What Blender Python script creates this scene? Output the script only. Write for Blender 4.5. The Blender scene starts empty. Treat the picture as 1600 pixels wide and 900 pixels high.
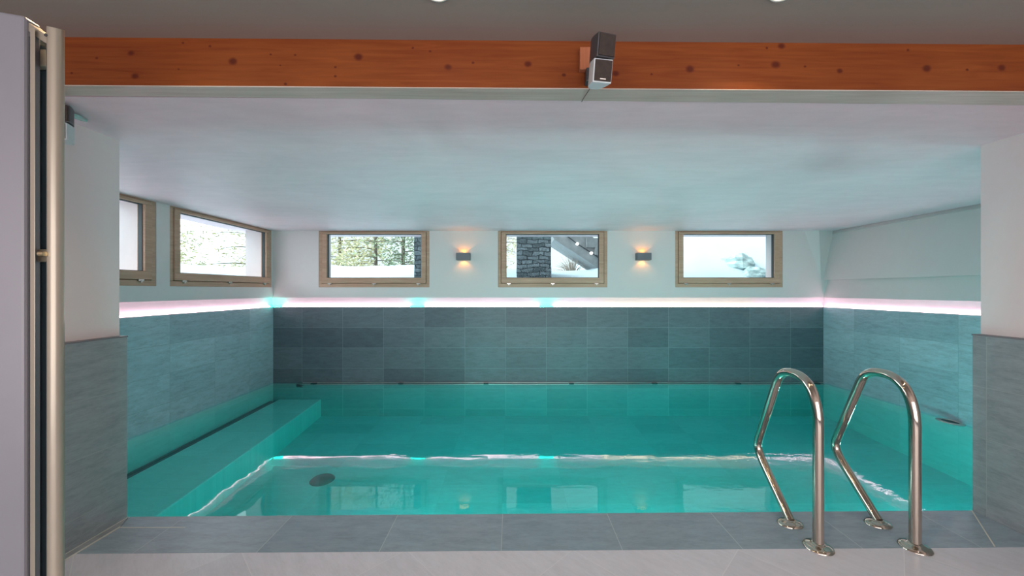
import bpy, math, random
from mathutils import Vector, Matrix, noise
random.seed(7)
S = bpy.context.scene
C = S.collection
H = 1.33                      # eye height above the floor; the horizon of the picture
CZ = H + 0.87                 # pool hall ceiling
UZ = H + 1.073                # upper ceiling in front of the beam
WL = -0.03                    # water level

# ------------------------------------------------------------------ camera, world, lights
cam = bpy.data.cameras.new('camera'); co = bpy.data.objects.new('camera', cam); C.objects.link(co)
co.location = (0, 0, H); co.rotation_euler = (math.pi/2, 0, 0)
cam.lens = 13.5; cam.sensor_width = 36; cam.shift_y = 3/1600; cam.clip_start = 0.05
S.camera = co
S.view_settings.view_transform = 'Standard'; S.view_settings.look = 'None'
S.view_settings.gamma = 1; S.view_settings.use_curve_mapping = False
S.view_settings.exposure = 0.0

W = bpy.data.worlds.new('world'); S.world = W; W.use_nodes = True
nt = W.node_tree; nt.nodes.clear()
wo = nt.nodes.new('ShaderNodeOutputWorld'); bg = nt.nodes.new('ShaderNodeBackground')
tc = nt.nodes.new('ShaderNodeTexCoord')
dp = nt.nodes.new('ShaderNodeVectorMath'); dp.operation = 'DOT_PRODUCT'
nrm = nt.nodes.new('ShaderNodeVectorMath'); nrm.operation = 'NORMALIZE'
gd = Vector((-0.93, 0.05, 0.36)).normalized(); dp.inputs[1].default_value = gd
mr = nt.nodes.new('ShaderNodeMapRange'); mr.interpolation_type = 'SMOOTHSTEP'
mr.inputs['From Min'].default_value = 0.55; mr.inputs['From Max'].default_value = 1.0
mr.inputs['To Min'].default_value = 1.28; mr.inputs['To Max'].default_value = 13.0
nt.links.new(tc.outputs['Generated'], nrm.inputs[0]); nt.links.new(nrm.outputs[0], dp.inputs[0])
nt.links.new(dp.outputs['Value'], mr.inputs['Value']); nt.links.new(mr.outputs[0], bg.inputs['Strength'])
bg.inputs['Color'].default_value = (0.83, 0.95, 1.0, 1)
nt.links.new(bg.outputs[0], wo.inputs['Surface'])

def light(name, kind, loc, energy, color, rot=(0, 0, 0), **kw):
    l = bpy.data.lights.new(name, kind); l.energy = energy; l.color = color
    for k, v in kw.items(): setattr(l, k, v)
    o = bpy.data.objects.new(name, l); C.objects.link(o); o.location = loc; o.rotation_euler = rot
    return o
# added fill light behind the camera to brighten the room; no glazing there
light('fill_rear', 'AREA', (0.3, -2.3, 1.25), 150, (1.0, 0.92, 0.91), (math.pi/2, 0, 0), shape='RECTANGLE', size=4.9, size_y=2.1)

# ------------------------------------------------------------------ materials
def mat(name):
    m = bpy.data.materials.new(name); m.use_nodes = True
    n = m.node_tree; b = n.nodes['Principled BSDF']; return m, n, b
def N(n, t, **kw):
    x = n.nodes.new(t)
    for k, v in kw.items(): setattr(x, k, v)
    return x
def M_(n, op, a, b=None, c=None, clamp=False):
    x = n.nodes.new('ShaderNodeMath'); x.operation = op; x.use_clamp = clamp
    for i, v in enumerate((a, b, c)):
        if v is None: continue
        if isinstance(v, (int, float)): x.inputs[i].default_value = v
        else: n.links.new(v, x.inputs[i])
    return x.outputs[0]
def mixc(n, fac, a, b, mode='MIX'):
    x = n.nodes.new('ShaderNodeMix'); x.data_type = 'RGBA'; x.blend_type = mode
    for i, v in ((0, fac), (6, a), (7, b)):
        if isinstance(v, (int, float)): x.inputs[i].default_value = v
        elif isinstance(v, tuple): x.inputs[i].default_value = (*v, 1) if len(v) == 3 else v
        else: n.links.new(v, x.inputs[i])
    return x.outputs[2]
def noise_n(n, vec, scale, detail=4, rough=0.55, dist=0.0):
    x = n.nodes.new('ShaderNodeTexNoise'); x.inputs['Scale'].default_value = scale
    x.inputs['Detail'].default_value = detail; x.inputs['Roughness'].default_value = rough
    x.inputs['Distortion'].default_value = dist
    n.links.new(vec, x.inputs['Vector']); return x.outputs['Fac']
def ramp(n, f, stops):
    x = n.nodes.new('ShaderNodeValToRGB'); e = x.color_ramp.elements
    while len(e) < len(stops): e.new(0.5)
    for i, (p, c) in enumerate(stops): e[i].position = p; e[i].color = (*c, 1)
    n.links.new(f, x.inputs[0]); return x.outputs[0]
def mapv(n, src, scale=(1, 1, 1), loc=(0, 0, 0), rot=(0, 0, 0)):
    x = n.nodes.new('ShaderNodeMapping'); x.inputs['Scale'].default_value = scale
    x.inputs['Location'].default_value = loc; x.inputs['Rotation'].default_value = rot
    n.links.new(src, x.inputs['Vector']); return x.outputs[0]
def pos(n): return n.nodes.new('ShaderNodeNewGeometry').outputs['Position']
def bump(n, b, h, strength=0.2, dist=0.01):
    x = n.nodes.new('ShaderNodeBump'); x.inputs['Strength'].default_value = strength
    x.inputs['Distance'].default_value = dist
    n.links.new(h, x.inputs['Height']); n.links.new(x.outputs[0], b.inputs['Normal'])
def simple(name, col, rough=0.5, metal=0.0, var=0.06, vs=6.0, **kw):
    m, n, b = mat(name)
    f = noise_n(n, pos(n), vs)
    lo = tuple(max(0, c*(1-var)) for c in col); hi = tuple(min(1, c*(1+var)) for c in col)
    n.links.new(ramp(n, f, [(0.3, lo), (0.7, hi)]), b.inputs['Base Color'])
    b.inputs['Roughness'].default_value = rough; b.inputs['Metallic'].default_value = metal
    for k, v in kw.items(): b.inputs[k].default_value = v
    return m
def emit(name, col, s):
    m, n, b = mat(name)
    b.inputs['Base Color'].default_value = (*col, 1)
    b.inputs['Emission Color'].default_value = (*col, 1); b.inputs['Emission Strength'].default_value = s
    return m
def tiles(name, plane, c1, c2, grout, off=(0, 0), tw=0.6, th=0.3, rot=0.0, rough=0.42, streak=0.26, gw=0.0015):
    """slate-look ceramic tiles in stack bond; plane says which world axes run along and up"""
    m, n, b = mat(name)
    sep = n.nodes.new('ShaderNodeSeparateXYZ'); n.links.new(pos(n), sep.inputs[0])
    cmb = n.nodes.new('ShaderNodeCombineXYZ')
    ax = {'xz': ('X', 'Z'), 'yz': ('Y', 'Z'), 'xy': ('X', 'Y')}[plane]
    n.links.new(sep.outputs[ax[0]], cmb.inputs[0]); n.links.new(sep.outputs[ax[1]], cmb.inputs[1])
    v0 = mapv(n, cmb.outputs[0], loc=(-off[0], -off[1], 0))
    v = mapv(n, v0, rot=(0, 0, rot))
    br = n.nodes.new('ShaderNodeTexBrick'); n.links.new(v, br.inputs['Vector'])
    br.offset = 0; br.squash = 1
    br.inputs['Scale'].default_value = 1; br.inputs['Brick Width'].default_value = tw
    br.inputs['Row Height'].default_value = th; br.inputs['Mortar Size'].default_value = gw
    br.inputs['Mortar Smooth'].default_value = 0.1
    br.inputs['Color1'].default_value = (0, 0, 0, 1); br.inputs['Color2'].default_value = (1, 1, 1, 1)
    br.inputs['Mortar'].default_value = (.5, .5, .5, 1)
    base = mixc(n, br.outputs['Color'], c1, c2)
    sh = n.nodes.new('ShaderNodeVectorMath'); sh.operation = 'MULTIPLY_ADD'
    n.links.new(br.outputs['Color'], sh.inputs[0]); sh.inputs[1].default_value = (7, 5, 3); n.links.new(v, sh.inputs[2])
    s1 = noise_n(n, mapv(n, sh.outputs[0], scale=(2.6, 10, 1), rot=(0, 0, 0.10)), 2.6, 8, 0.68, 0.35)
    s2 = noise_n(n, mapv(n, sh.outputs[0], scale=(10, 45, 1), rot=(0, 0, 0.10)), 3.4, 5, 0.65, 0.2)
    f = M_(n, 'ADD', M_(n, 'MULTIPLY', s1, 0.65), M_(n, 'MULTIPLY', s2, 0.35))
    k = ramp(n, f, [(0.34, (1-streak,)*3), (0.5, (1, 1, 1)), (0.66, (1+streak*.75,)*3)])
    col = mixc(n, 1.0, base, k, 'MULTIPLY')
    col = mixc(n, br.outputs['Fac'], col, grout)
    n.links.new(col, b.inputs['Base Color'])
    b.inputs['Roughness'].default_value = rough
    h = M_(n, 'SUBTRACT', f, M_(n, 'MULTIPLY', br.outputs['Fac'], 1.2))
    bump(n, b, h, 0.15, 0.003)
    return m
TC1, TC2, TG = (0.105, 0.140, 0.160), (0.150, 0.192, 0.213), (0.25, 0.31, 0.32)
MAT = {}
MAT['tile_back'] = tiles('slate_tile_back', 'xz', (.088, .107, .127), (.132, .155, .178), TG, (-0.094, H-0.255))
MAT['tile_side_lit'] = tiles('slate_tile_side_lit', 'yz', tuple(c*2.6 for c in TC1), tuple(c*2.6 for c in TC2), TG, (3.95, H-0.255))  # same slate lightened, painting in the window light on the side walls
MAT['tile_pillar'] = tiles('slate_tile_pillar', 'yz', (0.20, 0.225, 0.245), (0.235, 0.265, 0.285), (0.29, 0.31, 0.31), (2.25, 1.055), streak=0.25)
MAT['coping'] = tiles('coping_tile', 'xy', (0.18, 0.245, 0.30), (0.23, 0.30, 0.36), (0.38, 0.42, 0.45), (-0.055, 1.9), 0.62, 3.0, streak=0.22, rough=0.3)
MAT['floor'] = tiles('diagonal_floor_tile', 'xy', (0.44, 0.455, 0.53), (0.49, 0.505, 0.58), (0.55, 0.56, 0.61), (1.157, 1.965), 0.6, 0.6, rot=math.pi/4, streak=0.10, rough=0.28)
MAT['basin_floor'] = tiles('pool_floor_tile', 'xy', (0.45, 0.58, 0.58), (0.54, 0.66, 0.66), (0.5, 0.55, 0.55), (-0.094, 5.66), 0.6, 0.3, streak=0.12)
MAT['bench_tile_lit'] = tiles('bench_tile_lit', 'xy', (0.60, 0.72, 0.68), (0.68, 0.80, 0.76), (0.5, 0.6, 0.6), (-0.094, 5.66), 0.6, 0.6, streak=0.1)  # same pool tile made paler, with the light on the bench in its colour
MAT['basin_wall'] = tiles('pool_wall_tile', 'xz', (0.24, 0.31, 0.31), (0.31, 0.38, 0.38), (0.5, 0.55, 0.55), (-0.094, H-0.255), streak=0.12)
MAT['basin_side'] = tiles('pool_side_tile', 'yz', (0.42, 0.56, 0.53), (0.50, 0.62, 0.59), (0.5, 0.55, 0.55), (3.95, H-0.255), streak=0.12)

def plaster(name, col, rough=0.75, streak=0.05, sc=(1, 1, 1)):
    m, n, b = mat(name)
    p = pos(n)
    a = noise_n(n, mapv(n, p, scale=sc), 1.1, 5, 0.6, 0.6)
    c = noise_n(n, mapv(n, p, scale=(2, 9, 9)), 1.6, 6, 0.65, 0.5)
    f = M_(n, 'ADD', M_(n, 'MULTIPLY', a, 0.6), M_(n, 'MULTIPLY', c, 0.4))
    n.links.new(ramp(n, f, [(0.35, tuple(x*(1-streak) for x in col)), (0.65, tuple(min(1, x*(1+streak)) for x in col))]), b.inputs['Base Color'])
    b.inputs['Roughness'].default_value = rough
    bump(n, b, noise_n(n, mapv(n, p, scale=(1, 1, 1)), 60, 3), 0.06, 0.003)
    return m
MAT['plaster'] = plaster('white_plaster', (0.66, 0.58, 0.585), streak=0.015)
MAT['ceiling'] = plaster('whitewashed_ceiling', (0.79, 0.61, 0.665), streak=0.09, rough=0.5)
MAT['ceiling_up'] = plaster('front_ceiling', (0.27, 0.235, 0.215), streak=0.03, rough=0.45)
MAT['cove'] = plaster('cove_lining', (0.72, 0.62, 0.66), streak=0.04)

def wood(name, dark, light_, axis='x', knots=(), rough=0.35, coat=0.0, sc=1.0):
    m, n, b = mat(name); p = pos(n)
    s = {'x': (1.2, 26, 26), 'z': (26, 26, 1.2), 'y': (26, 1.2, 26)}[axis]
    g = noise_n(n, mapv(n, p, scale=s), 1.3*sc, 6, 0.6, 1.2)
    g2 = noise_n(n, mapv(n, p, scale=tuple(x*3 for x in s)), 1.5*sc, 4, 0.6)
    big = noise_n(n, p, 1.7, 2)
    f = M_(n, 'ADD', M_(n, 'MULTIPLY', g, 0.5), M_(n, 'ADD', M_(n, 'MULTIPLY', g2, 0.2), M_(n, 'MULTIPLY', big, 0.3)))
    col = ramp(n, f, [(0.33, dark), (0.66, light_)])
    if knots:
        sep = n.nodes.new('ShaderNodeSeparateXYZ'); n.links.new(p, sep.inputs[0])
        wob = M_(n, 'MULTIPLY', M_(n, 'SUBTRACT', noise_n(n, p, 40, 2), 0.5), 0.006)
        tot = None; core = None
        for kx, kz, r in knots:
            dx = M_(n, 'MULTIPLY', M_(n, 'SUBTRACT', sep.outputs['X'], kx), 0.8)
            dz = M_(n, 'SUBTRACT', sep.outputs['Z'], kz)
            d = M_(n, 'ADD', M_(n, 'SQRT', M_(n, 'ADD', M_(n, 'MULTIPLY', dx, dx), M_(n, 'MULTIPLY', dz, dz))), wob)
            q = M_(n, 'SUBTRACT', 1.0, M_(n, 'DIVIDE', d, r*1.9), clamp=True)
            tot = q if tot is None else M_(n, 'MAXIMUM', tot, q)
        k1 = M_(n, 'MULTIPLY', tot, 1.7, clamp=True)
        col = mixc(n, k1, col, (0.085, 0.012, 0.004))
    n.links.new(col, b.inputs['Base Color']); b.inputs['Roughness'].default_value = rough
    b.inputs['Coat Weight'].default_value = coat; b.inputs['Coat Roughness'].default_value = 0.4
    b.inputs['Specular IOR Level'].default_value = 0.25
    bump(n, b, g2, 0.08, 0.002)
    return m
def yb(x): return 1.653 + 0.0121*x
kn = []
for px, py, r in [(205,83,4.5),(211,119,5),(151,91,2),(112,114,2),(286,67,2),(328,72,2.3),(364,96,6),(560,89,6),(423,85,1.8),(461,86,2),(524,105,1.8),(524,119,2),
    (438,102,1.5),(279,108,1.5),(446,131,2),(700,105,5),(645,75,2),(672,80,2.2),(739,98,2),(825,100,5),(881,117,3),(962,115,5),(1018,116,1.8),(1078,108,6),(1212,101,6),
    (1221,72,5),(1312,111,4.2),(1448,107,6),(1565,106,5.5),(1419,78,2),(1511,109,2),(1154,102,1.8),(1198,75,1.8),(1258,104,2)]:
    Y = 1.653
    for _ in range(3): X = (px-800)*Y/600; Y = yb(X)
    kn.append((X, H+(453-py)*Y/600, .62*r*Y/600))
MAT['beam'] = wood('varnished_pine', (0.14, 0.026, 0.005), (0.25, 0.068, 0.013), 'x', kn, rough=0.6, coat=0.0)
MAT['beam_under'] = wood('limed_pine', (0.42, 0.35, 0.30), (0.60, 0.54, 0.49), 'x', rough=0.3)
MAT['win_x'] = wood('oiled_larch_horizontal', (0.38, 0.21, 0.145), (0.58, 0.36, 0.265), 'x', rough=0.45)
MAT['win_y'] = wood('oiled_larch_side', (0.38, 0.21, 0.145), (0.58, 0.36, 0.265), 'y', rough=0.45)
MAT['block'] = wood('pine_block', (0.34, 0.11, 0.05), (0.44, 0.17, 0.09), 'z', rough=0.5)
MAT['seal'] = simple('black_rubber_seal', (0.03, 0.035, 0.04), 0.6)
MAT['steel'] = simple('brushed_hinge_metal', (0.55, 0.54, 0.52), 0.3, 1.0)
MAT['chrome'] = simple('polished_stainless_steel', (0.52, 0.45, 0.38), 0.08, 1.0, var=0.04)
MAT['lamp_grey'] = simple('grey_lacquered_metal', (0.15, 0.145, 0.165), 0.5)
MAT['speaker'] = simple('dark_speaker_plastic', (0.05, 0.05, 0.055), 0.35)
MAT['grille'] = simple('brown_grille_cloth', (0.038, 0.028, 0.023), 0.9, vs=60, var=.2)
MAT['speaker_brightened'] = simple('brightened_speaker_shell', (0.55, 0.60, 0.62), 0.3)  # pale shell paints in the light on the lower cube's side and underside
MAT['badge'] = simple('silver_badge', (0.7, 0.66, 0.62), 0.3, 0.6)
MAT['cable'] = simple('brown_cable', (0.10, 0.05, 0.04), 0.5)
MAT['white_metal'] = simple('white_lacquered_metal', (0.20, 0.20, 0.225), 0.35, var=.02)
MAT['cream_metal'] = simple('champagne_aluminium', (0.37, 0.33, 0.265), 0.28, 0.35, var=.03)
MAT['dark_gap'] = simple('black_gasket', (0.035, 0.04, 0.045), 0.5)
MAT['dark_glass'] = simple('smoked_blue_glass', (0.06, 0.10, 0.13), 0.12)
MAT['glass_edge'] = simple('green_glass_edge', (0.35, 0.62, 0.58), 0.1)
MAT['brass'] = simple('brass', (0.75, 0.6, 0.36), 0.25, 1.0)
MAT['slot'] = simple('dark_slot_profile', (0.02, 0.05, 0.055), 0.5)
MAT['drain'] = simple('grey_drain_grate', (0.07, 0.12, 0.13), 0.4)
MAT['facade'] = simple('white_render', (0.72, 0.74, 0.74), 0.8, vs=20, var=.03)
MAT['seam_cream'] = simple('cream_joint', (0.52, 0.52, 0.47), 0.6)

def glass_mat():
    m = bpy.data.materials.new('window_glass'); m.use_nodes = True; n = m.node_tree; n.nodes.clear()
    o = n.nodes.new('ShaderNodeOutputMaterial'); t = n.nodes.new('ShaderNodeBsdfTransparent'); g = n.nodes.new('ShaderNodeBsdfGlossy')
    t.inputs['Color'].default_value = (0.95, 0.985, 0.98, 1); g.inputs['Roughness'].default_value = 0.02; g.inputs['Color'].default_value = (.4, .4, .4, 1)
    fr = n.nodes.new('ShaderNodeFresnel'); fr.inputs['IOR'].default_value = 1.12
    mx = n.nodes.new('ShaderNodeMixShader'); ge = n.nodes.new('ShaderNodeNewGeometry')
    n.links.new(M_(n, 'MULTIPLY', fr.outputs[0], M_(n, 'SUBTRACT', 1.0, ge.outputs['Backfacing'])), mx.inputs[0]); n.links.new(t.outputs[0], mx.inputs[1]); n.links.new(g.outputs[0], mx.inputs[2])
    n.links.new(mx.outputs[0], o.inputs['Surface']); return m
MAT['glass'] = glass_mat()
def water_mat():
    m = bpy.data.materials.new('pool_water'); m.use_nodes = True; n = m.node_tree; n.nodes.clear()
    o = n.nodes.new('ShaderNodeOutputMaterial'); t = n.nodes.new('ShaderNodeBsdfTransparent'); g = n.nodes.new('ShaderNodeBsdfGlossy')
    t.inputs['Color'].default_value = (0.93, 1, 1, 1); g.inputs['Roughness'].default_value = 0.025
    fr = n.nodes.new('ShaderNodeFresnel'); fr.inputs['IOR'].default_value = 1.5
    p = pos(n)
    r1 = noise_n(n, mapv(n, p, scale=(0.8, 2.2, 1)), 2.2, 2, 0.4)
    r2 = noise_n(n, mapv(n, p, scale=(1.5, 3, 1)), 9, 2, 0.5)
    sep = n.nodes.new('ShaderNodeSeparateXYZ'); n.links.new(p, sep.inputs[0])
    amp = M_(n, 'MULTIPLY_ADD', M_(n, 'MULTIPLY_ADD', sep.outputs['X'], 0.22, 0.25, clamp=True), 1.0, 0.15)
    h = M_(n, 'ADD', M_(n, 'MULTIPLY', r1, 0.6), M_(n, 'MULTIPLY', M_(n, 'MULTIPLY', r2, 0.18), amp))
    bp = n.nodes.new('ShaderNodeBump'); bp.inputs['Strength'].default_value = 0.30; bp.inputs['Distance'].default_value = 0.008
    n.links.new(h, bp.inputs['Height'])
    n.links.new(bp.outputs[0], g.inputs['Normal']); n.links.new(bp.outputs[0], fr.inputs['Normal'])
    mx = n.nodes.new('ShaderNodeMixShader'); ge = n.nodes.new('ShaderNodeNewGeometry')
    n.links.new(M_(n, 'MULTIPLY', fr.outputs[0], M_(n, 'SUBTRACT', 1.0, ge.outputs['Backfacing'])), mx.inputs[0]); n.links.new(t.outputs[0], mx.inputs[1]); n.links.new(g.outputs[0], mx.inputs[2])
    n.links.new(mx.outputs[0], o.inputs['Surface'])
    va = n.nodes.new('ShaderNodeVolumeAbsorption'); va.inputs['Color'].default_value = (0.0, 0.958, 0.945, 1); va.inputs['Density'].default_value = 1.35
    n.links.new(va.outputs[0], o.inputs['Volume'])
    return m
MAT['water'] = water_mat()
def stone_mat():
    m, n, b = mat('grey_stone_masonry'); p = pos(n)
    sep = n.nodes.new('ShaderNodeSeparateXYZ'); n.links.new(p, sep.inputs[0]); cmb = n.nodes.new('ShaderNodeCombineXYZ')
    w = M_(n, 'MULTIPLY', M_(n, 'SUBTRACT', noise_n(n, p, 5, 2), 0.5), 0.12)
    n.links.new(M_(n, 'ADD', M_(n, 'ADD', sep.outputs['X'], sep.outputs['Y']), w), cmb.inputs[0])
    n.links.new(M_(n, 'ADD', sep.outputs['Z'], w), cmb.inputs[1])
    br = n.nodes.new('ShaderNodeTexBrick'); n.links.new(cmb.outputs[0], br.inputs['Vector'])
    br.inputs['Scale'].default_value = 1; br.inputs['Brick Width'].default_value = 0.2; br.inputs['Row Height'].default_value = 0.075; br.inputs['Mortar Size'].default_value = 0.008
    br.inputs['Color1'].default_value = (0.06, 0.08, 0.09, 1); br.inputs['Color2'].default_value = (0.15, 0.19, 0.21, 1); br.inputs['Mortar'].default_value = (0.02, 0.03, 0.035, 1)
    k = ramp(n, noise_n(n, p, 22, 5, 0.7), [(0.3, (0.55,)*3), (0.7, (1.6,)*3)])
    n.links.new(mixc(n, 1.0, br.outputs['Color'], k, 'MULTIPLY'), b.inputs['Base Color']); b.inputs['Roughness'].default_value = 0.9
    return m
MAT['stone'] = stone_mat()
MAT['rock'] = simple('grey_rock', (0.36, 0.47, 0.46), 0.9, vs=9, var=.4)
MAT['concrete'] = simple('grey_concrete_stair', (0.24, 0.255, 0.26), 0.9, vs=12, var=.12)
MAT['snow'] = simple('snow', (0.50, 0.60, 0.66), 0.9, vs=2, var=.04)
MAT['bark'] = simple('bark', (0.16, 0.13, 0.10), 0.9, vs=25, var=.3)
MAT['leaf_a'] = simple('frosted_sunlit_foliage', (0.60, 0.55, 0.33), 0.8, vs=5, var=.6)  # snowy foliage; its yellow also paints in sunlight
MAT['leaf_b'] = simple('green_conifer_needles', (0.26, 0.32, 0.20), 0.8, vs=3, var=.4)
MAT['twig'] = simple('dry_brown_twigs', (0.30, 0.25, 0.20), 0.9, vs=8, var=.3)

# ------------------------------------------------------------------ mesh helper
class MB:
    def __init__(s): s.v = []; s.f = []; s.sm = []
    def add(s, vs, fs, smooth=False):
        o = len(s.v); s.v += [tuple(v) for v in vs]
        s.f += [tuple(i+o for i in f) for f in fs]; s.sm += [smooth]*len(fs); return s
    def box(s, x0, x1, y0, y1, z0, z1):
        v = [(x, y, z) for x in (x0, x1) for y in (y0, y1) for z in (z0, z1)]
        return s.add(v, [(0,1,3,2),(4,6,7,5),(0,4,5,1),(2,3,7,6),(0,2,6,4),(1,5,7,3)])
    def prism(s, poly, z0, z1):          # convex or simple plan polygon, extruded in z
        k = len(poly)
        v = [(x, y, z0) for x, y in poly] + [(x, y, z1) for x, y in poly]
        return s.add(v, [tuple(range(k))[::-1], tuple(range(k, 2*k))] + [(i, (i+1) % k, k+(i+1) % k, k+i) for i in range(k)])
    def extrude(s, poly, d):             # any 3-D polygon pushed along vector d
        k = len(poly); d = Vector(d)
        v = [Vector(p) for p in poly]; v += [p+d for p in v]
        return s.add(v, [tuple(range(k)), tuple(range(k, 2*k))[::-1]] + [(i, k+i, k+(i+1) % k, (i+1) % k) for i in range(k)])
    def tube(s, pts, r, seg=16, cap=True):
        pts = [Vector(p) for p in pts]; rs = r if isinstance(r, (list, tuple)) else [r]*len(pts)
        t0 = (pts[1]-pts[0]).normalized(); up = Vector((1, 0, 0)) if abs(t0.x) < 0.9 else Vector((0, 0, 1))
        nn = t0.cross(up).normalized(); rings = []
        for i, p in enumerate(pts):
            t = (pts[min(i+1, len(pts)-1)]-pts[max(i-1, 0)]).normalized()
            nn = (nn - t*nn.dot(t)).normalized(); bn = t.cross(nn)
            rings += [p + (nn*math.cos(a)+bn*math.sin(a))*rs[i] for a in [2*math.pi*j/seg for j in range(seg)]]
        fs = [(i*seg+j, i*seg+(j+1) % seg, (i+1)*seg+(j+1) % seg, (i+1)*seg+j) for i in range(len(pts)-1) for j in range(seg)]
        s.add(rings, fs, True)
        if cap:
            s.add(rings[:seg], [tuple(range(seg))[::-1]]); s.add(rings[-seg:], [tuple(range(seg))])
        return s
    def lathe(s, prof, c=(0, 0, 0), seg=32, sx=1, sy=1):
        v = [(c[0]+r*sx*math.cos(2*math.pi*j/seg), c[1]+r*sy*math.sin(2*math.pi*j/seg), c[2]+z) for r, z in prof for j in range(seg)]
        fs = [(i*seg+j, i*seg+(j+1) % seg, (i+1)*seg+(j+1) % seg, (i+1)*seg+j) for i in range(len(prof)-1) for j in range(seg)]
        return s.add(v, fs, True)
    def build(s, name, m, parent=None, bevel=0, segs=2, loc=None):
        me = bpy.data.meshes.new(name); me.from_pydata(s.v, [], s.f)
        for p, q in zip(me.polygons, s.sm): p.use_smooth = q
        me.materials.append(m)
        import bmesh
        bm = bmesh.new(); bm.from_mesh(me); bmesh.ops.recalc_face_normals(bm, faces=bm.faces); bm.to_mesh(me); bm.free()
        o = bpy.data.objects.new(name, me); C.objects.link(o)
        if parent: o.parent = parent
        if loc: o.location = loc
        if bevel:
            b = o.modifiers.new('bevel', 'BEVEL'); b.width = bevel; b.segments = segs; b.limit_method = 'ANGLE'
        return o
def tag(o, label=None, cat=None, group=None, kind=None):
    if label: o['label'] = label
    if cat: o['category'] = cat
    if group: o['group'] = group
    if kind: o['kind'] = kind
    return o
def thing(name, label=None, cat=None, loc=(0, 0, 0), rot=(0, 0, 0), group=None, kind=None):
    o = bpy.data.objects.new(name, None); C.objects.link(o); o.location = loc; o.rotation_euler = rot; o.empty_display_size = .1
    return tag(o, label, cat, group, kind)
def struct(o): o['kind'] = 'structure'; return o

# ------------------------------------------------------------------ setting
LX, RX, BY = -3.52, 4.59, 5.66         # pool hall walls
TH = 0.38                              # outer wall thickness
PL, PR = -2.24, 2.78                   # tiled faces of the openings' side walls
def yf(x): return 2.284 + 0.0131*x     # pool edge
zt, zu = H-0.255, H-0.112              # top of tiles, underside of upper plaster
zb = H+0.038                           # window sill height
# lower tiled walls
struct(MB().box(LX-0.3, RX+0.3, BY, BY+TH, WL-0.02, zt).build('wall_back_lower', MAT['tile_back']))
struct(MB().box(LX-TH, LX, 2.0, BY, WL-0.02, zt).build('wall_left_lower', MAT['tile_side_lit']))
struct(MB().box(RX, RX+0.3, 2.0, BY, WL-0.02, zt).build('wall_right_lower', MAT['tile_side_lit']))
# light cove lining, set back behind the tiles
CD = 0.055
struct(MB().box(LX-CD, RX+CD+.3, BY+CD, BY+TH, zt, zu+0.002).build('trim_1', MAT['cove']))
struct(MB().box(LX-TH, LX-CD, 2.0, BY+CD, zt, zu+0.002).build('trim_2', MAT['cove']))
struct(MB().box(RX+CD, RX+0.3, 2.0, BY+CD, zt, zu+0.002).build('trim_3', MAT['cove']))
# upper plaster, back: strip under the windows and piers between them
def bx(px): return (px-800)*BY/600
wins = [(498, 671), (778, 949), (1055, 1223)]
m = MB().box(LX-TH, RX+0.4, BY, BY+TH, zu, zb)
edges = [LX-TH] + [bx(p) for w in wins for p in w] + [RX+0.4]
for a, b in zip(edges[::2], edges[1::2]): m.box(a, b, BY, BY+TH, zb, CZ)
struct(m.build('wall_back', MAT['plaster']))
lw = [(2.15, 3.80), (3.95, 5.62)]
m = MB().box(LX-TH, LX, 2.0, BY, zu, zb)
for a, b in ((2.0, 2.15), (3.80, 3.95), (5.62, BY)): m.box(LX-TH, LX, a, b, zb, CZ)
struct(m.build('wall_left', MAT['plaster']))
# right wall: lower strip leaning out, and a leaning panel in front of it
zs = H+0.145
def ybx(poly, y0, y1, name, mm): return struct(MB().extrude([(x, y0, z) for x, z in poly], (0, y1-y0, 0)).build(name, mm))
ybx([(RX+0.005, zu), (RX+0.065, zs+.01), (RX+.4, zs+.01), (RX+.4, zu)], 2.0, BY, 'wall_right', MAT['plaster'])
ybx([(RX-0.005, zs), (RX+0.15, CZ), (RX+.4, CZ), (RX+.4, zs)], 2.0, BY, 'wall_right_panel', MAT['plaster'])
ybx([(RX+0.118, CZ-0.045), (RX+0.15, CZ), (RX+.2, CZ), (RX+.2, CZ-0.045)], 2.0, BY, 'trim_4', MAT['plaster'])
# plaster wedge in the right back corner
A = Vector((bx(1257), BY, CZ)); B = Vector((bx(1303), BY, CZ)); Cc = Vector((bx(1283), BY, zs)); R = Vector((bx(1280)*.99, BY*.99, CZ))
struct(MB().add([A, B, Cc, R], [(0, 2, 3), (3, 2, 1), (0, 3, 1), (0, 1, 2)]).build('trim_5', MAT['plaster']))
# ceilings
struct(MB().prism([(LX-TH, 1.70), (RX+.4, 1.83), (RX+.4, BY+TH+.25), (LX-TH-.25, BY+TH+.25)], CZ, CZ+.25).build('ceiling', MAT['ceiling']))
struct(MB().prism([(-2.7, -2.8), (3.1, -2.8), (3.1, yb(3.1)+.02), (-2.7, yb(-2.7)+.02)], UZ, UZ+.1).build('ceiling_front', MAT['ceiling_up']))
# side walls of the front room: plaster above, tiles below
yl, yr = 2.235, 2.318
struct(MB().box(PL-.30, PL-.045, -2.8, yl, 1.06, UZ+.05).build('wall_front_left', MAT['plaster']))
struct(MB().box(PL-.30, PL, -2.8, yl, -.05, 1.056).build('wall_front_left_lower', MAT['tile_pillar']))
struct(MB().box(PL-.05, PL+.003, -2.8, yl+.003, 1.056, 1.064).build('trim_6', MAT['lamp_grey']))
struct(MB().box(PR+.05, PR+.30, -2.8, yr, 1.06, UZ+.05).build('wall_front_right', MAT['plaster']))
struct(MB().box(PR, PR+.30, -2.8, yr, -.05, 1.056).build('wall_front_right_lower', MAT['tile_pillar']))
struct(MB().box(PR-.003, PR+.055, -2.8, yr+.003, 1.056, 1.064).build('trim_7', MAT['lamp_grey']))
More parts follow.
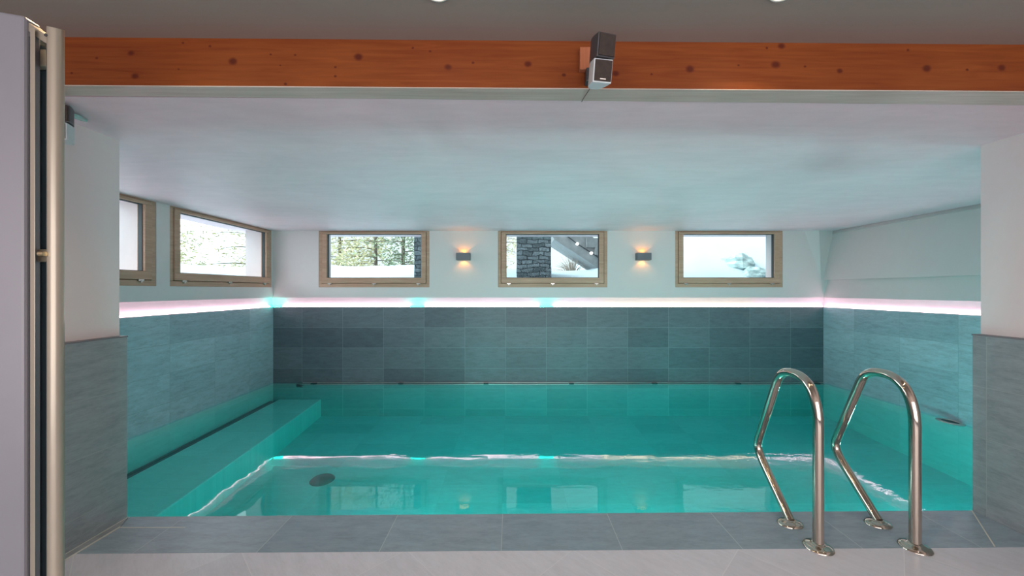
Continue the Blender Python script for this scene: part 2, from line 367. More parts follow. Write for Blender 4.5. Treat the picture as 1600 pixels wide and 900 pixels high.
# returns from those walls to the pool hall side walls, and the rear wall
struct(MB().box(LX-TH, PL-.30, 2.02, 2.2, -.6, CZ).build('wall_return_left', MAT['plaster']))
struct(MB().box(PR+.30, RX+.4, 2.02, 2.28, -.6, CZ).build('wall_return_right', MAT['plaster']))
struct(MB().box(-2.7, 3.1, -2.8, -2.6, -.05, UZ).build('wall_rear', MAT['plaster']))
# floor, coping, skirting strip
struct(MB().prism([(PL, -2.6), (PR, -2.6), (PR, yf(PR)-.335), (PL, yf(PL)-.32)], -.25, 0).build('floor', MAT['floor']))
struct(MB().prism([(PL, yf(PL)-.32), (PR, yf(PR)-.335), (PR, yf(PR)), (PL, yf(PL))], -.25, 0).build('trim_8', MAT['coping'], bevel=.004))
struct(MB().prism([(PL+.001, 1.3), (PL+.045, 1.3), (PL+.045, 2.155), (PL+.001, 2.24)], 0, .006).build('baseboard_left', MAT['tile_pillar']))
m = MB()
for a, b in (((PL+.002, 1.3), (PL+.002, 2.24)), ((PL+.046, 1.3), (PL+.046, 2.15)), ((PL+.046, 2.15), (-1.83, 2.15))):
    if a[0] == b[0]: m.box(a[0]-.0014, a[0]+.0014, a[1], b[1], 0.001, .0075)
    else: m.box(a[0], b[0], a[1]-.0022, a[1]+.0022, 0.0, .0012)
struct(m.build('trim_9', MAT['seam_cream']))
struct(MB().add([(PR, 1.5, .001), (PR, yf(PR)-.002, .001), (PR-.012, yf(PR)-.002, .001), (PR-.30, yf(PR)-.335, .001), (PR-.30, 1.5, .001)][:5] and
    [(PR-.003, yf(PR)-.003, .0012), (PR-.010, yf(PR)-.003, .0012), (PR-.285, yf(PR)-.333, .0012), (PR-.277, yf(PR)-.333, .0012)], [(0, 1, 2, 3)]).build('trim_10', MAT['seam_cream']))

# pool basin (floor falls gently towards the front)
def zfl(y): return -0.53 - (5.66-y)*0.055
yn = 2.20
basin = thing('pool_basin', kind='structure')
MB().add([(LX, yn, zfl(yn)), (RX, yn, zfl(yn)), (RX, BY, zfl(BY)), (LX, BY, zfl(BY)), (LX, yn, -1.1), (RX, yn, -1.1), (RX, BY, -1.1), (LX, BY, -1.1)],
    [(0,1,2,3),(4,7,6,5),(0,4,5,1),(1,5,6,2),(2,6,7,3),(3,7,4,0)]).build('basin_floor', MAT['basin_floor'], basin)
MB().box(LX-.2, RX+.2, BY, BY+.2, -1.1, WL-.02).build('basin_wall', MAT['basin_wall'], basin)
MB().box(LX-.2, LX, yn, BY, -1.1, WL-.02).build('basin_wall', MAT['basin_side'], basin)
MB().box(RX, RX+.2, yn, BY, -1.1, WL-.02).build('basin_wall', MAT['basin_side'], basin)
MB().prism([(LX, 2.0), (RX, 2.0), (RX, yf(RX)-.005), (LX, yf(LX)-.005)], -1.1, -.25).build('basin_wall', MAT['basin_wall'], basin)
def zbn(y): return -0.28 - (5.66-y)*0.032
def xbn(y): return -2.81 + (5.66-y)*0.05
y0, y1 = yf(-3), BY
MB().add([(-3.43, y0, zbn(y0)), (xbn(y0), y0, zbn(y0)), (xbn(y1), y1, zbn(y1)), (-3.43, y1, zbn(y1)),
          (-3.43, y0, -1.0), (xbn(y0)+.0, y0, -1.0), (xbn(y1), y1, -1.0), (-3.43, y1, -1.0)],
    [(0,1,2,3),(4,7,6,5),(0,4,5,1),(1,5,6,2),(2,6,7,3),(3,7,4,0)]).build('bench', MAT['bench_tile_lit'], basin, bevel=.01)
sl = MB()
for k in (0, 1):
    x0 = LX+.004+k*.048
    sl.add([(x0, y0, zbn(y0)-.004), (x0+.034, y0, zbn(y0)-.004), (x0+.034, y1-.08, zbn(y1)-.004), (x0, y1-.08, zbn(y1)-.004),
        (x0, y0, zbn(y0)-.03), (x0+.034, y0, zbn(y0)-.03), (x0+.034, y1-.08, zbn(y1)-.03), (x0, y1-.08, zbn(y1)-.03)],
        [(0,1,2,3),(4,7,6,5),(0,4,5,1),(1,5,6,2),(2,6,7,3),(3,7,4,0)])
sl.build('slot_drain', MAT['slot'], basin)
# water body
e = .004
wt = MB().prism([(LX+e, yf(LX)-.03), (RX-e, yf(RX)-.03), (RX-e, BY-e), (LX+e, BY-e)], -0.98, WL).build('pool_water', MAT['water'])
tag(wt, 'clear turquoise water filling the indoor pool', 'water', kind='stuff')

# ------------------------------------------------------------------ windows (origin on the inner wall face; u along the wall, n into the room)
def window(idx, o, u, n, w, mm, z0=zb, z1=CZ):
    root = thing('window_%d' % idx, kind='structure'); o = Vector(o); u = Vector(u); n = Vector(n)
    def bar(mb, a0, a1, b0, b1, d0, d1):       # a along u, b height, d along n
        v = [o+u*a+n*d+Vector((0, 0, b)) for a in (a0, a1) for d in (d0, d1) for b in (b0, b1)]
        mb.add(v, [(0,1,3,2),(4,6,7,5),(0,4,5,1),(2,3,7,6),(0,2,6,4),(1,5,7,3)])
    f = MB(); t = .045
    bar(f, 0, w, z0, z0+.055, -.09, -.004)
    bar(f, 0, t, z0+.055, z1-.012, -.09, -.004); bar(f, w-t, w, z0+.055, z1-.012, -.09, -.004); bar(f, 0, w, z1-.012, z1, -.09, -.004)
    bar(f, .02, w-.02, z0+.02, z0+.075, -.11, -.078); bar(f, .02, t+.02, z0+.07, z1-.01, -.11, -.078); bar(f, w-t-.02, w-.02, z0+.07, z1-.01, -.11, -.078); bar(f, .02, w-.02, z1-.03, z1-.003, -.11, -.078)
    f.build('frame', mm, root, bevel=.003)
    s = MB(); a0, a1, b0, b1, q = t+.006, w-t-.006, z0+.061, z1-.016, .07
    bar(s, a0, a1, b0, b0+.08, -.075, .008); bar(s, a0, a1, b1-.03, b1, -.075, .008)
    bar(s, a0, a0+q, b0+.08, b1-.03, -.075, .008); bar(s, a1-q, a1, b0+.08, b1-.03, -.075, .008)
    sash = s.build('sash', mm, root, bevel=.005)
    k = MB(); h = .006                          # rubber seal round the pane
    A0, A1, B0, B1 = a0+q, a1-q, b0+.08, b1-.03
    bar(k, A0, A1, B0, B0+h, -.06, -.02); bar(k, A0, A1, B1-h, B1, -.06, -.02); bar(k, A0, A0+h, B0, B1, -.06, -.02); bar(k, A1-h, A1, B0, B1, -.06, -.02)
    k.build('seal', MAT['seal'], sash)
    g = MB(); bar(g, A0, A1, B0, B1, -.044, -.036); g.build('pane', MAT['glass'], sash)
    for c in (.10, .5, .90):
        hh = MB(); bar(hh, w*c-.028, w*c+.028, z0+.045, z0+.064, -.004, .014); bar(hh, w*c-.008, w*c+.008, z0+.032, z0+.06, -.004, .018)
        hh.build('hinge', MAT['steel'], root, bevel=.002)
    # portal for daylight
    c = o+u*(w/2)-n*.30+Vector((0, 0, (z0+z1)/2))
    lo = light('daylight_window', 'AREA', c, 1, (1, 1, 1), shape='RECTANGLE', size=w-.05, size_y=z1-z0-.05)
    lo.rotation_euler = (-n).to_track_quat('Z', 'Y').to_euler(); lo.data.cycles.is_portal = True
    return root
window(1, (LX, 2.15, 0), (0, 1, 0), (1, 0, 0), 1.65, MAT['win_y'])
window(2, (LX, 3.95, 0), (0, 1, 0), (1, 0, 0), 1.67, MAT['win_y'])
for i, (a, b) in enumerate(wins): window(3+i, (bx(a), BY, 0), (1, 0, 0), (0, -1, 0), bx(b)-bx(a), MAT['win_x'])

# ------------------------------------------------------------------ LED strips in the cove
MAT['led_pink'] = emit('led_rose_white', (1.0, 0.66, 0.76), 12)
MAT['led_warm'] = emit('led_warm_white', (1.0, 0.70, 0.50), 12)
MAT['led_cyan'] = emit('led_turquoise', (0.01, 1.0, 0.75), 34)
MAT['led_base'] = simple('led_profile', (0.7, 0.7, 0.7), 0.4)
def led(name_label, a, b, inward, segs):
    """a to b along the wall; segs: list of (t0, t1, material key)"""
    r = thing('led_strip', name_label, 'light strip', a, group='light strips in the wall cove')
    a = Vector(a); b = Vector(b); d = b-a; n = Vector(inward)
    def piece(t0, t1, z0, z1, q0, q1):
        p, q = d*t0, d*t1
        v = [x+n*k+Vector((0, 0, z)) for x in (p, q) for k in (q0, q1) for z in (z0, z1)]
        return MB().add(v, [(0,1,3,2),(4,6,7,5),(0,4,5,1),(2,3,7,6),(0,2,6,4),(1,5,7,3)])
    piece(0, 1, 0, .006, -.012, .012).build('profile', MAT['led_base'], r)
    for t0, t1, k in segs:
        o = piece(t0, t1, .006, .020, -.010, .010).build('diffuser', MAT[k], r)
        if k == 'led_cyan': o['label'] = 'turquoise lit diffuser'
L = RX-LX
def tx(px): return (bx(px)-LX)/L
led('rose light strip in the cove above the long dark tiled back wall', (LX, BY+.028, zt), (RX, BY+.028, zt), (0, -1, 0),
    [(0, tx(441), 'led_cyan'), (tx(441), tx(640), 'led_pink'), (tx(640), tx(663), 'led_cyan'), (tx(663), tx(842), 'led_pink'), (tx(842), tx(865), 'led_cyan'),
     (tx(865), tx(940), 'led_pink'), (tx(940), tx(1180), 'led_warm'), (tx(1180), 1, 'led_pink')])
led('rose light strip in the cove under the two left wall windows', (LX-.028, 2.25, zt), (LX-.028, BY, zt), (1, 0, 0), [(0, .985, 'led_pink'), (.985, 1, 'led_cyan')])
led('rose light strip in the cove under the windowless right wall panel', (RX+.028, 2.30, zt), (RX+.028, BY, zt), (-1, 0, 0), [(0, 1, 'led_pink')])

# ------------------------------------------------------------------ beam
bm_ = thing('ceiling_beam', 'long varnished knotty pine beam across the ceiling above the pool edge', 'beam')
xa, xb = -2.285, 2.83
MB().prism([(xa, yb(xa)), (xb, yb(xb)), (xb, yb(xb)+.09), (xa, yb(xa)+.06)], CZ+.001, UZ).build('timber', MAT['beam'], bm_)
u_ = MB().prism([(xa, yb(xa)+.001), (xb, yb(xb)+.001), (xb, yb(xb)+.125), (xa, yb(xa)+.083)], CZ-.003, CZ+.001).build('underside_board', MAT['beam_under'], bm_, bevel=.0005)
u_['label'] = 'pale limed underside board'

# ------------------------------------------------------------------ downlights just in front of the beam
yd_ = (1.31, 1.383, 1.383, 1.33)
MAT['bulb'] = emit('warm_bulb', (1.0, 0.78, 0.50), 30)
for i, (x, lab) in enumerate([(-1.32, 'leftmost of the recessed ceiling downlights, near the white cabin'), (-.27, 'recessed ceiling downlight left of the loudspeaker on the beam'),
                   (.98, 'recessed ceiling downlight right of the loudspeaker on the beam'), (2.2, 'rightmost of the recessed ceiling downlights')]):
    t = thing('ceiling_downlight', lab, 'light', (x, yd_[i], UZ), group='recessed downlights in the front ceiling')
    MB().lathe([(.028, 0), (.028, -.004), (.042, -.006), (.045, -.003), (.045, 0)], seg=24).build('rim', MAT['facade'], t)
    MB().lathe([(.0005, -.016), (.018, -.012), (.027, -.001)], seg=20).build('bulb', MAT['bulb'], t)
    l = light('downlight_lamp', 'SPOT', (x, yd_[i], UZ-.02), (42, 6, 40, 24)[i], (1.0, .70, .40), (0, 0, 0), spot_size=2.3, spot_blend=.9, shadow_soft_size=.02)

# ------------------------------------------------------------------ wall sconces
MAT['sconce_glow'] = emit('amber_glow', (1.0, 0.52, 0.10), 3.5)
for px, lab in ((725, 'grey box wall light between the left and middle back windows'), (1003, 'grey box wall light between the middle and right back windows')):
    x = (px-800)*BY/600; z = H+(453-401.5)*BY/600
    t = thing('wall_light', lab, 'wall light', (x, BY, z), group='grey up and down wall lights')
    b = MB(); w, d, h, th = .10, .115, .052, .006
    b.box(-w, w, -d, -d+th, -h, h); b.box(-w, -w+th, -d+th, -.001, -h, h); b.box(w-th, w, -d+th, -.001, -h, h); b.box(-w+th, w-th, -.008, -.001, -h, h)
    b.build('housing', MAT['lamp_grey'], t, bevel=.0015)
    MB().box(-w+.03, w-.03, -.085, -.025, -.02, .02).build('lamp', MAT['sconce_glow'], t)
    for sgn in (1, -1):
        light('wall_light_lamp', 'SPOT', (x, BY-.05, z+sgn*.028), 1.4, (1, .36, .04), (math.pi if sgn > 0 else 0, 0, 0), spot_size=1.9, spot_blend=.2, shadow_soft_size=.012)

# ------------------------------------------------------------------ handrails
def bez(p0, p1, p2, p3, n):
    out = []
    for i in range(n):
        t = i/n; a = (1-t)
        out.append(tuple(a**3*p0[k]+3*a*a*t*p1[k]+3*a*t*t*p2[k]+t**3*p3[k] for k in range(2)))
    return out
# profile in (y, z)
pf = [(1.985, .012), (1.985, .3), (1.985, .58)] + bez((1.985, .62), (1.987, .80), (2.06, .862), (2.155, .862), 12) + bez((2.155, .862), (2.235, .862), (2.275, .835), (2.305, .755), 9)
pf += [(2.305, .755), (2.38, .575)] + bez((2.435, .445), (2.487, .325), (2.487, .315), (2.415, .237), 14) + [(2.415, .237), (2.30, .128), (2.185, .018)]
def rail(x, lab):
    t = thing('pool_handrail', lab, 'handrail', (x, 2.08, 0), group='bent stainless steel handrails at the pool edge')
    MB().tube([(0, y-2.08, z) for y, z in pf], .0242, 24).build('tube', MAT['chrome'], t)
    fl = [(.0005, .026), (.026, .026), (.031, .022), (.038, .0185), (.046, .016), (.054, .0135), (.061, .010), (.066, .006), (.068, .001)]
    MB().lathe(fl, (0, 1.985-2.08, 0), 32).build('flange', MAT['chrome'], t)
    MB().lathe(fl, (0, 2.185-2.08, 0), 32, 1, .8).build('flange', MAT['chrome'], t)
rail(1.583, 'left of the two bent stainless steel pool handrails')
rail(2.083, 'right of the two bent stainless steel pool handrails, nearer the tiled wall')

# ------------------------------------------------------------------ speakers: two stacked cubes on a bracket
def speaker(lab, loc, rot, brightened=True):
    t = thing('speaker', lab, 'speaker', loc, rot, group='small double cube loudspeakers')
    def cube(z, rz, name, sm):
        w, d, h = .036, .088, .079
        r = Matrix.Rotation(rz, 4, 'Z'); v = []; n = 10
        # plan: flat front, bulging sides closing towards the back
        plan = [(-w, 0), (w, 0)] + [(w*math.cos(a)**.6 if 0 < a < math.pi/2 else (w if a == 0 else 0), d*math.sin(a)) for a in [math.pi/2*k/n for k in range(1, n+1)]]
        plan += [(-x, y) for x, y in plan[2:-1][::-1]]
        plan = [(r @ Vector((x, y-.05, 0))).to_2d() for x, y in plan]
        c = MB().prism(plan, z, z+h).build(name, sm, t, bevel=.003)
        g = MB().add([r @ Vector(p) for p in [(-w+.004, -.0505, z+.005), (w-.004, -.0505, z+.005), (w-.004, -.0505, z+h-.005), (-w+.004, -.0505, z+h-.005),
            (-w+.004, -.055, z+.005), (w-.004, -.055, z+.005), (w-.004, -.055, z+h-.005), (-w+.004, -.055, z+h-.005)]],
            [(0,1,2,3),(4,5,6,7),(0,1,5,4),(1,2,6,5),(2,3,7,6),(3,0,4,7)]).build('grille', MAT['grille'], c, bevel=.001)
        return c, r
    cube(.002, math.radians(17), 'upper_cube', MAT['speaker'])
    c, r = cube(-.081, math.radians(9), 'lower_cube', MAT['speaker_brightened']); c['label'] = 'silver lower cube'
    MB().add([r @ Vector(p) for p in [(-.011, -.0556, -.071), (.011, -.0556, -.071), (.011, -.0556, -.068), (-.011, -.0556, -.068)]], [(0,1,2,3)]).build('badge', MAT['badge'], c)
    return t
# bracket behind each speaker is a part of it
ys = yb(.5)
X1 = (935-800)*1.42/600
sp = speaker('loudspeaker fixed to the pine beam above the pool', (X1, 1.42, H+(453-98)*1.42/600), (math.radians(13), math.radians(1.5), math.radians(2)))
mp = thing('speaker_mount', 'pine block with brown bracket screwed to the beam behind the loudspeaker', 'mount', (.30, yb(.3), H+.95))
k = MB().box(-.012, .045, -.03, -.0005, -.015, .08).build('wooden_block', MAT['block'], mp, bevel=.002)
MB().box(.012, .055, -.045, -.0005, -.072, -.0155).build('bracket', MAT['speaker'], mp, bevel=.003)
MB().tube([(.035, -.04, -.03), (.04, -.12, -.07), (.038, -.20, -.10)], .009, 12).build('arm', MAT['speaker'], mp)
tag(MB().tube([(.331, yb(.33)-.03, CZ+.01), (.331, yb(.33)-.012, CZ-.012), (.322, yb(.33)+.05, CZ-.012), (.318, yb(.33)+.095, CZ-.011)], .0018, 8).build('speaker_cable', MAT['cable']),
    'thin dark cable running under the beam below the loudspeaker', 'cable')
sp2 = speaker('loudspeaker on the plaster wall beside the rounded cabin post', (-2.10, 1.80, H+.772), (0, 0, math.radians(12)))
b2 = thing('speaker_bracket', 'pale green ceiling bracket behind the loudspeaker on the left', 'bracket', (-2.16, 1.92, CZ))
MB().extrude([(.02, -.10, -.028), (.03, -.03, -.020), (-.012, .045, -.012), (-.03, .03, -.012), (-.01, -.05, -.022), (-.02, -.11, -.028)], (0, 0, .0115)).build('plate', MAT['glass_edge'], b2, bevel=.001)
MB().tube([(0, -.07, -.02), (0.02, -.10, -.05), (.04, -.13, -.10)], .010, 12).build('arm', MAT['speaker'], b2)

# ------------------------------------------------------------------ white cabin at the left edge
cb = thing('shower_cabin', 'tall white cabin with a rounded cream post and smoked glass at the left edge', 'cabin', (-1.25, 1.0, 0))
def cbm(poly, z0, z1): return MB().prism([(x+1.25, y-1.0) for x, y in poly], z0, z1)
def Pt(px, Y): return ((px-800)*Y/600, Y)
zc = H+.70
cbm([(-1.62, .86), Pt(38, .99), (-1.262, 1.03), (-1.62, 1.03)], 0, zc+.008).build('side_panel', MAT['white_metal'], cb, bevel=.006)
cbm([Pt(37.5, 1.0), Pt(47.5, 1.0), Pt(47.5, 1.03), Pt(37.5, 1.03)], 0, zc-.04).build('gasket', MAT['dark_gap'], cb)
cbm([Pt(47, .99), Pt(55, .99), Pt(55, 1.04), Pt(47, 1.04)], 0, zc-.025).build('frame_strip', MAT['cream_metal'], cb, bevel=.002)
cbm([Pt(54, 1.045), Pt(76, 1.045), Pt(76, 1.055), Pt(54, 1.055)], 0.02, zc-.02).build('glass_panel', MAT['dark_glass'], cb)
# curved top rail
q = []; n = 10
for i in range(n+1):
    t = i/n; x = 36+(76-36)*t; y = 27+(57-27)*(t**.85)
    q.append((x, y))
Yq = 1.0
tp = [((x-800)*Yq/600+1.25, Yq-1.0, H+(453-y)*Yq/600) for x, y in q]; lo_ = [(a, b, c-.022) for a, b, c in tp]
MB().extrude(tp+lo_[::-1], (0, .03, 0)).build('top_rail', MAT['cream_metal'], cb)
cbm([Pt(62, 1.02), Pt(72, 1.02), Pt(72, 1.04), Pt(62, 1.04)], H+.595, H+.64).build('bracket', MAT['cream_metal'], cb, bevel=.002)
xc, yc = -1.2, 1.01
post = [(xc+.0155*math.cos(a), yc+.0155*math.sin(a)) for a in [2*math.pi*i/28 for i in range(28)]]
zp = H+.70
pm = MB(); k = 28
v = [(x+1.25, y-1.0, 0) for x, y in post]+[(x+1.25, y-1.0, zp-.012-(x-xc)*.2+(y-yc)*.35) for x, y in post]
pm.add(v, [tuple(range(k))[::-1], tuple(range(k, 2*k))]); pm.add(v, [(i, (i+1) % k, k+(i+1) % k, k+i) for i in range(k)], True)
po = pm.build('post', MAT['cream_metal'], cb)
MB().lathe([(.0005, 0), (.0035, 0), (.004, .002)], (0, 0, 0), 12).build('screw', MAT['dark_gap'], po, loc=(-1.207+1.25, .9955-1.0, zp-.04)).rotation_euler = (math.pi/2, 0, 0)
cbm([Pt(97, 1.03), Pt(101, 1.03), Pt(101, 1.033), Pt(97, 1.033)], 0, H+.45).build('glass_edge', MAT['glass_edge'], cb)
la = cbm([Pt(55, 1.02), Pt(73, 1.02), Pt(73, 1.045), Pt(55, 1.045)], H+.075, H+.108).build('latch', MAT['cream_metal'], cb, bevel=.002)
MB().tube([(Pt(54, .98)[0]+1.25, -.01, H+.093), (Pt(63, .98)[0]+1.25, -.01, H+.093)], .006, 12).build('knob', MAT['brass'], la)

# ------------------------------------------------------------------ rail along the back waterline, fittings
cr = thing('cover_rail', 'thin metal rail with clips along the waterline of the back wall', 'rail', (0, BY-.03, WL))
xs0, xs1 = bx(475), RX-.02
MB().tube([(xs0, -.01, -.022), (xs1, -.01, -.022)], .009, 10).build('bar', MAT['steel'], cr)
MB().tube([(xs0, .0, .004), (xs1, .0, .004)], .004, 8).build('guide_wire', MAT['steel'], cr)
for px in (493, 628, 760, 892, 1021, 1150, 1272):
    MB().box(bx(px)-.035, bx(px)+.035, -.045, .02, -.015, .004).build('clip', MAT['slot'], cr, bevel=.003)
MB().add([(xs0-.08, -.04, -.02), (xs0+.02, -.09, -.035), (xs0+.05, -.09, -.05), (xs0-.08, -.02, -.06)], [(0,1,2,3)]).extrude([(xs0-.08, -.02, -.02), (xs0+.04, -.08, -.03), (xs0-.08, -.02, -.06)], (0, .02, 0)).build('end_hook', MAT['slot'], cr)
sk = thing('pool_inlet', 'round metal inlet ring at the waterline of the right wall', 'inlet', (RX-.085, 3.95, WL+.002))
MB().lathe([(.05, 0), (.055, .010), (.065, .012), (.078, .006), (.08, 0)], seg=32, sx=1, sy=1.5).build('ring', MAT['steel'], sk)
MB().lathe([(.0005, .004), (.05, .004)], seg=32, sx=1, sy=1.5).build('cover', MAT['slot'], sk)
yd = 3.95
fd = thing('floor_drain', 'round dark drain cover on the pool floor near the bench', 'drain', (-1.95, yd, zfl(yd)))
MB().lathe([(.0005, .02), (.10, .02), (.12, .004), (.12, -.005)], seg=36).build('cover', MAT['drain'], fd)

# added underwater lamps, unseen below the coping, to brighten the water
MAT['added_pool_lamp'] = emit('added_pool_lamp_glow', (0.75, 1.0, 0.97), 5)
for x in (-.6, 1.3, 3.6):
    t = thing('added_pool_lamp', 'added unseen underwater lamp under the coping, ' + {-.6: 'nearest the submerged bench', 1.3: 'in the middle of the pool', 3.6: 'nearest the right pool wall'}[x], 'lamp', (x, yf(x), -.42), group='added underwater lamps below the coping')
    MB().lathe([(.0005, .012), (.10, .010)], seg=32).build('lens', MAT['added_pool_lamp'], t).rotation_euler = (-math.pi/2, 0, 0)
    MB().lathe([(.10, .0), (.10, .016), (.125, .012), (.13, 0)], seg=32).build('rim', MAT['steel'], t).rotation_euler = (-math.pi/2, 0, 0)
    light('pool_fill_light', 'AREA', (x, yf(x)+.03, -.42), 31, (.85, 1, .96), (math.pi/2+.4, 0, 0), shape='DISK', size=.2)

# ------------------------------------------------------------------ outside
def hs(x, y):
    sy = max(0, min(1, (y-6.05)/3.2)); sx = max(0, min(1, (-3.95-x)/3.2)); s = max(sy, sx); s = s*s*(3-2*s)
    t = max(0, min(1, (x-1.6)/2.2)); t = t*t*(3-2*t)
    A = .45 - .10*max(0, min(1, (x+1)/2)) + 1.2*t
    return H+.12+A*s+.07*(noise.noise(Vector((x*.7, y*.7, 0)))+.4*noise.noise(Vector((x*2.3, y*2.3, 5))))*min(1, s*3+.2)
m = MB()
xs = [-16+.25*i for i in range(120)]; ysn = [2.0+.25*i for i in range(60)]
vv = [(x, y, hs(x, y)) for y in ysn for x in xs]; nx = len(xs)
fs = []
for j in range(len(ysn)-1):
    for i in range(nx-1):
        cx, cy = xs[i]+.125, ysn[j]+.125
        if cx > LX-TH-.02 and cy < BY+TH+.02: continue
        fs.append((j*nx+i, j*nx+i+1, (j+1)*nx+i+1, (j+1)*nx+i))
m.add(vv, fs, True); sn = m.build('snow_bank', MAT['snow']); tag(sn, 'white snow banked up outside the windows', 'snow', kind='stuff')

def pil(px0, px1, Y, lab):
    x0, x1 = (px0-800)*Y/600, (px1-800)*Y/600
    mb = MB(); rows = 22; zz0, zz1 = hs(x0, Y)-.4, 4.2
    cx, cy, w = (x0+x1)/2, Y+(x1-x0)/2, (x1-x0)/2; seg = 24; vs = []
    for r in range(rows+1):
        z = zz0+(zz1-zz0)*r/rows
        for s_ in range(seg):
            a = 2*math.pi*s_/seg; c_, s2 = math.cos(a), math.sin(a); q_ = max(abs(c_), abs(s2)); rr = w/q_*.94*(1+.03*noise.noise(Vector((c_*3, s2*3+Y, z*4))))
            vs.append((cx+c_*rr, cy+s2*rr, z))
    mb.add(vs, [(i*seg+j, i*seg+(j+1) % seg, (i+1)*seg+(j+1) % seg, (i+1)*seg+j) for i in range(rows) for j in range(seg)]+[tuple(range(seg)), tuple(range(rows*seg, (rows+1)*seg))])
    tag(mb.build('stone_pillar', MAT['stone']), lab, 'pillar')
pil(806, 863, 6.9, 'broad rough stone pillar seen through the middle back window')
pil(645, 700, 6.9, 'rough stone pillar at the right side of the leftmost back window')

# outdoor stair with its cable and small lamps
Ys = 8.4
def q3(px, py, Y=Ys): return ((px-800)*Y/600, Y, H+(453-py)*Y/600)
st = thing('outdoor_staircase', 'grey concrete stair sloping down to the right beyond the middle back window', 'staircase', (0, 0, 0))
MB().extrude([q3(850, 345), q3(866, 374), q3(960, 435), q3(960, 398), q3(895, 345)], (0, 1.2, 0)).build('soffit', MAT['concrete'], st)
MB().extrude([q3(917, 372, 8.3), q3(960, 372, 8.3), q3(960, 398, 8.3), q3(930, 398, 8.3), q3(930, 386, 8.3), q3(917, 386, 8.3)], (0, .9, 0)).build('landing', MAT['concrete'], st)
for i, (px, py) in enumerate([(880, 356), (896, 371), (912, 386)]):
    pass
lt = thing('fairy_lights', 'string of small bright lamps along the outdoor stair', 'string lights', (0, 0, 0))
MB().tube([q3(872, 358, 8.36), q3(902, 381, 8.36), q3(924, 395, 8.36), q3(948, 411, 8.36)], .012, 8).build('cable', MAT['seal'], lt)
MAT['white_bulb'] = emit('white_bulb', (1, 1, 1), 8)
for px, py in ((881, 367.5), (902, 381), (924, 395.5)):
    x, y, z = q3(px, py, 8.3); r = .03
    prof = [(max(.0005, r*math.sin(math.pi*i/8)), -r*math.cos(math.pi*i/8)) for i in range(9)]
    MB().lathe(prof, (x, y, z), 12).build('bulb', MAT['white_bulb'], lt)

# rocks in the snow
def rock(px, py, Y, sx, sz, lab, seed):
    x = (px-800)*Y/600; z = H+(453-py)*Y/600
    vs = []; fs = []; a, b = 14, 9
    for i in range(b+1):
        for j in range(a):
            th_, ph = math.pi*i/b, 2*math.pi*j/a
            d = Vector((math.sin(th_)*math.cos(ph), math.sin(th_)*math.sin(ph), math.cos(th_)))
            k_ = 1+.55*noise.noise(d*1.6+Vector((seed, 0, 0)))+.15*noise.noise(d*5+Vector((seed, 3, 0)))
            vs.append((x+d.x*sx*k_, Y+d.y*.28*k_, z+d.z*sz*k_))
    fs = [(i*a+j, i*a+(j+1) % a, (i+1)*a+(j+1) % a, (i+1)*a+j) for i in range(b) for j in range(a)]
    tag(MB().add(vs, fs).build('rock', MAT['rock']), lab, 'rock', 'rocks in the snow')
for args in ((1152, 411, 0, .27, .17, 'larger grey rock poking from snow behind the right back window', 3), (1177, 429, 0, .18, .13, 'smaller low rock at the lower right of the right back window', 8)):
    px, py = args[0], args[1]
    Y = 6.2
    while Y < 10 and H+(453-py)*Y/600 > hs((px-800)*Y/600, Y): Y += .02
    rock(px, py, Y, *args[3:])

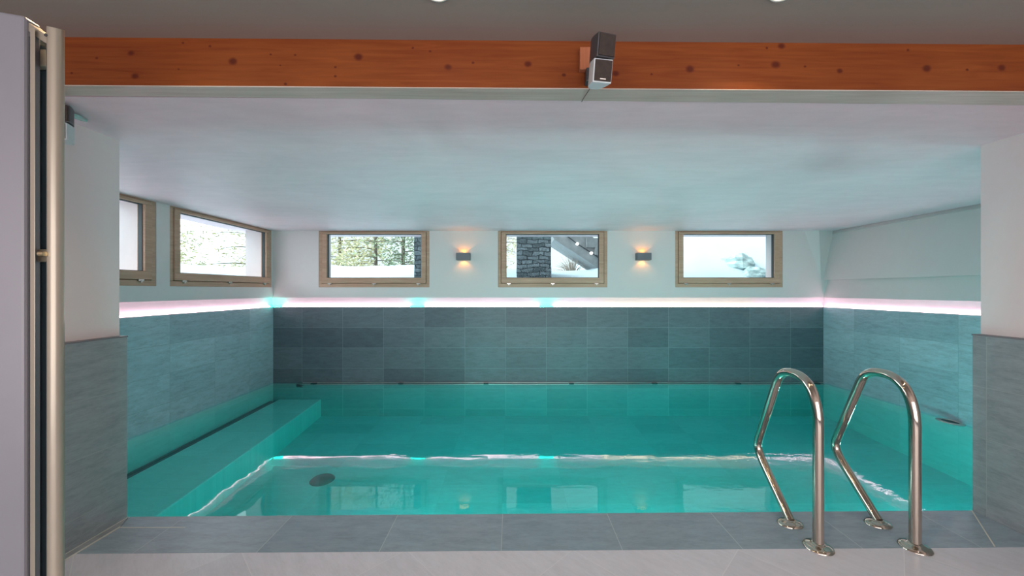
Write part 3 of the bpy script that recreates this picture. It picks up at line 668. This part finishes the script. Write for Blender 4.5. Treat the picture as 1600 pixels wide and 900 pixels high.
# trees
def tree(x, y, h, lab, spread, nb, leaf, seed, leaves=900, grp='trees in the snow beyond the windows'):
    rd = random.Random(seed); z0 = hs(x, y)-.1
    t = thing('tree', lab, 'tree', (x, y, z0), group=grp)
    tr = MB().tube([(0, 0, 0), (.03*rd.uniform(-1, 1), 0, h*.4), (.08*rd.uniform(-1, 1), 0, h)], [.055, .04, .012], 10)
    lf = MB()
    for i in range(nb):
        zz = h*(.03+.9*(i/nb)**1.5); L_ = spread*(1-.65*i/nb)*rd.uniform(.7, 1.15); a = rd.uniform(0, 2*math.pi)
        dr = Vector((math.cos(a), math.sin(a), 0)); pts = [Vector((0, 0, zz))+dr*L_*s+Vector((rd.uniform(-.05, .05), 0, (-.25*s*s+.12*s)*L_*rd.uniform(.6, 1.4))) for s in (0, .3, .6, .85, 1)]
        tr.tube(pts, [.018, .014, .010, .006, .003], 6, False)
        for k_ in range(int(leaves*1.8)//nb):
            s = rd.uniform(.15, 1); f_ = s*4; j = min(3, int(f_)); p = pts[j].lerp(pts[j+1], f_-j)
            p = p+Vector((rd.gauss(0, .16), rd.gauss(0, .16), rd.gauss(-.03, .16)))
            u1 = Vector((rd.uniform(-1, 1), rd.uniform(-1, 1), rd.uniform(-.6, .3))).normalized()*rd.uniform(.03, .09); v1 = Vector((rd.uniform(-1, 1), rd.uniform(-1, 1), rd.uniform(-1, 1))).normalized()*.022
            lf.add([p-u1, p+v1, p+u1, p-v1], [(0, 1, 2, 3)])
    tr.build('trunk', MAT['bark'], t); lf.build('foliage', MAT[leaf], t)
tree(-3.9, 11.0, 4.2, 'pale yellow green tree right of centre in the leftmost back window', 1.9, 26, 'leaf_a', 1, 2200)
tree(-2.9, 10.2, 3.6, 'dark green conifer in the middle of the leftmost back window', 1.3, 22, 'leaf_b', 2, 1300)
tree(-5.6, 12.5, 4.6, 'frosted pale tree at the left of the leftmost back window', 1.8, 26, 'leaf_a', 3, 1800)
tree(-9.6, 10.6, 4.6, 'frosted bushy tree in the left part of the corner window on the left wall', 2.1, 30, 'leaf_a', 4, 2400)
tree(-8.4, 12.4, 4.2, 'pale tree in the middle of the corner window on the left wall', 1.8, 26, 'leaf_a', 5, 1800)
tree(-.4, 12.5, 4.2, 'pale frosted tree at the left edge of the middle back window', 1.4, 22, 'leaf_a', 6, 1000)
def bush(px, py, Y, r, lab, seed):
    rd = random.Random(seed); x = (px-800)*Y/600; z = H+(453-py)*Y/600; b = MB()
    for i in range(90):
        d = Vector((rd.gauss(0, 1), rd.gauss(0, 1), abs(rd.gauss(0, 1)))).normalized()*r*rd.uniform(.7, 1.1)
        b.tube([(0, 0, -.25), d*.5+Vector((0, 0, .0)), d+Vector((rd.uniform(-.04, .04), 0, 0))], [.006, .004, .002], 5, False)
    o = b.build('bush', MAT['twig'], loc=(x, Y, hs(x, Y)+.05)); tag(o, lab, 'bush')
bush(893, 416, 9.2, .42, 'bare brown bush in the snow under the outdoor stair', 4)
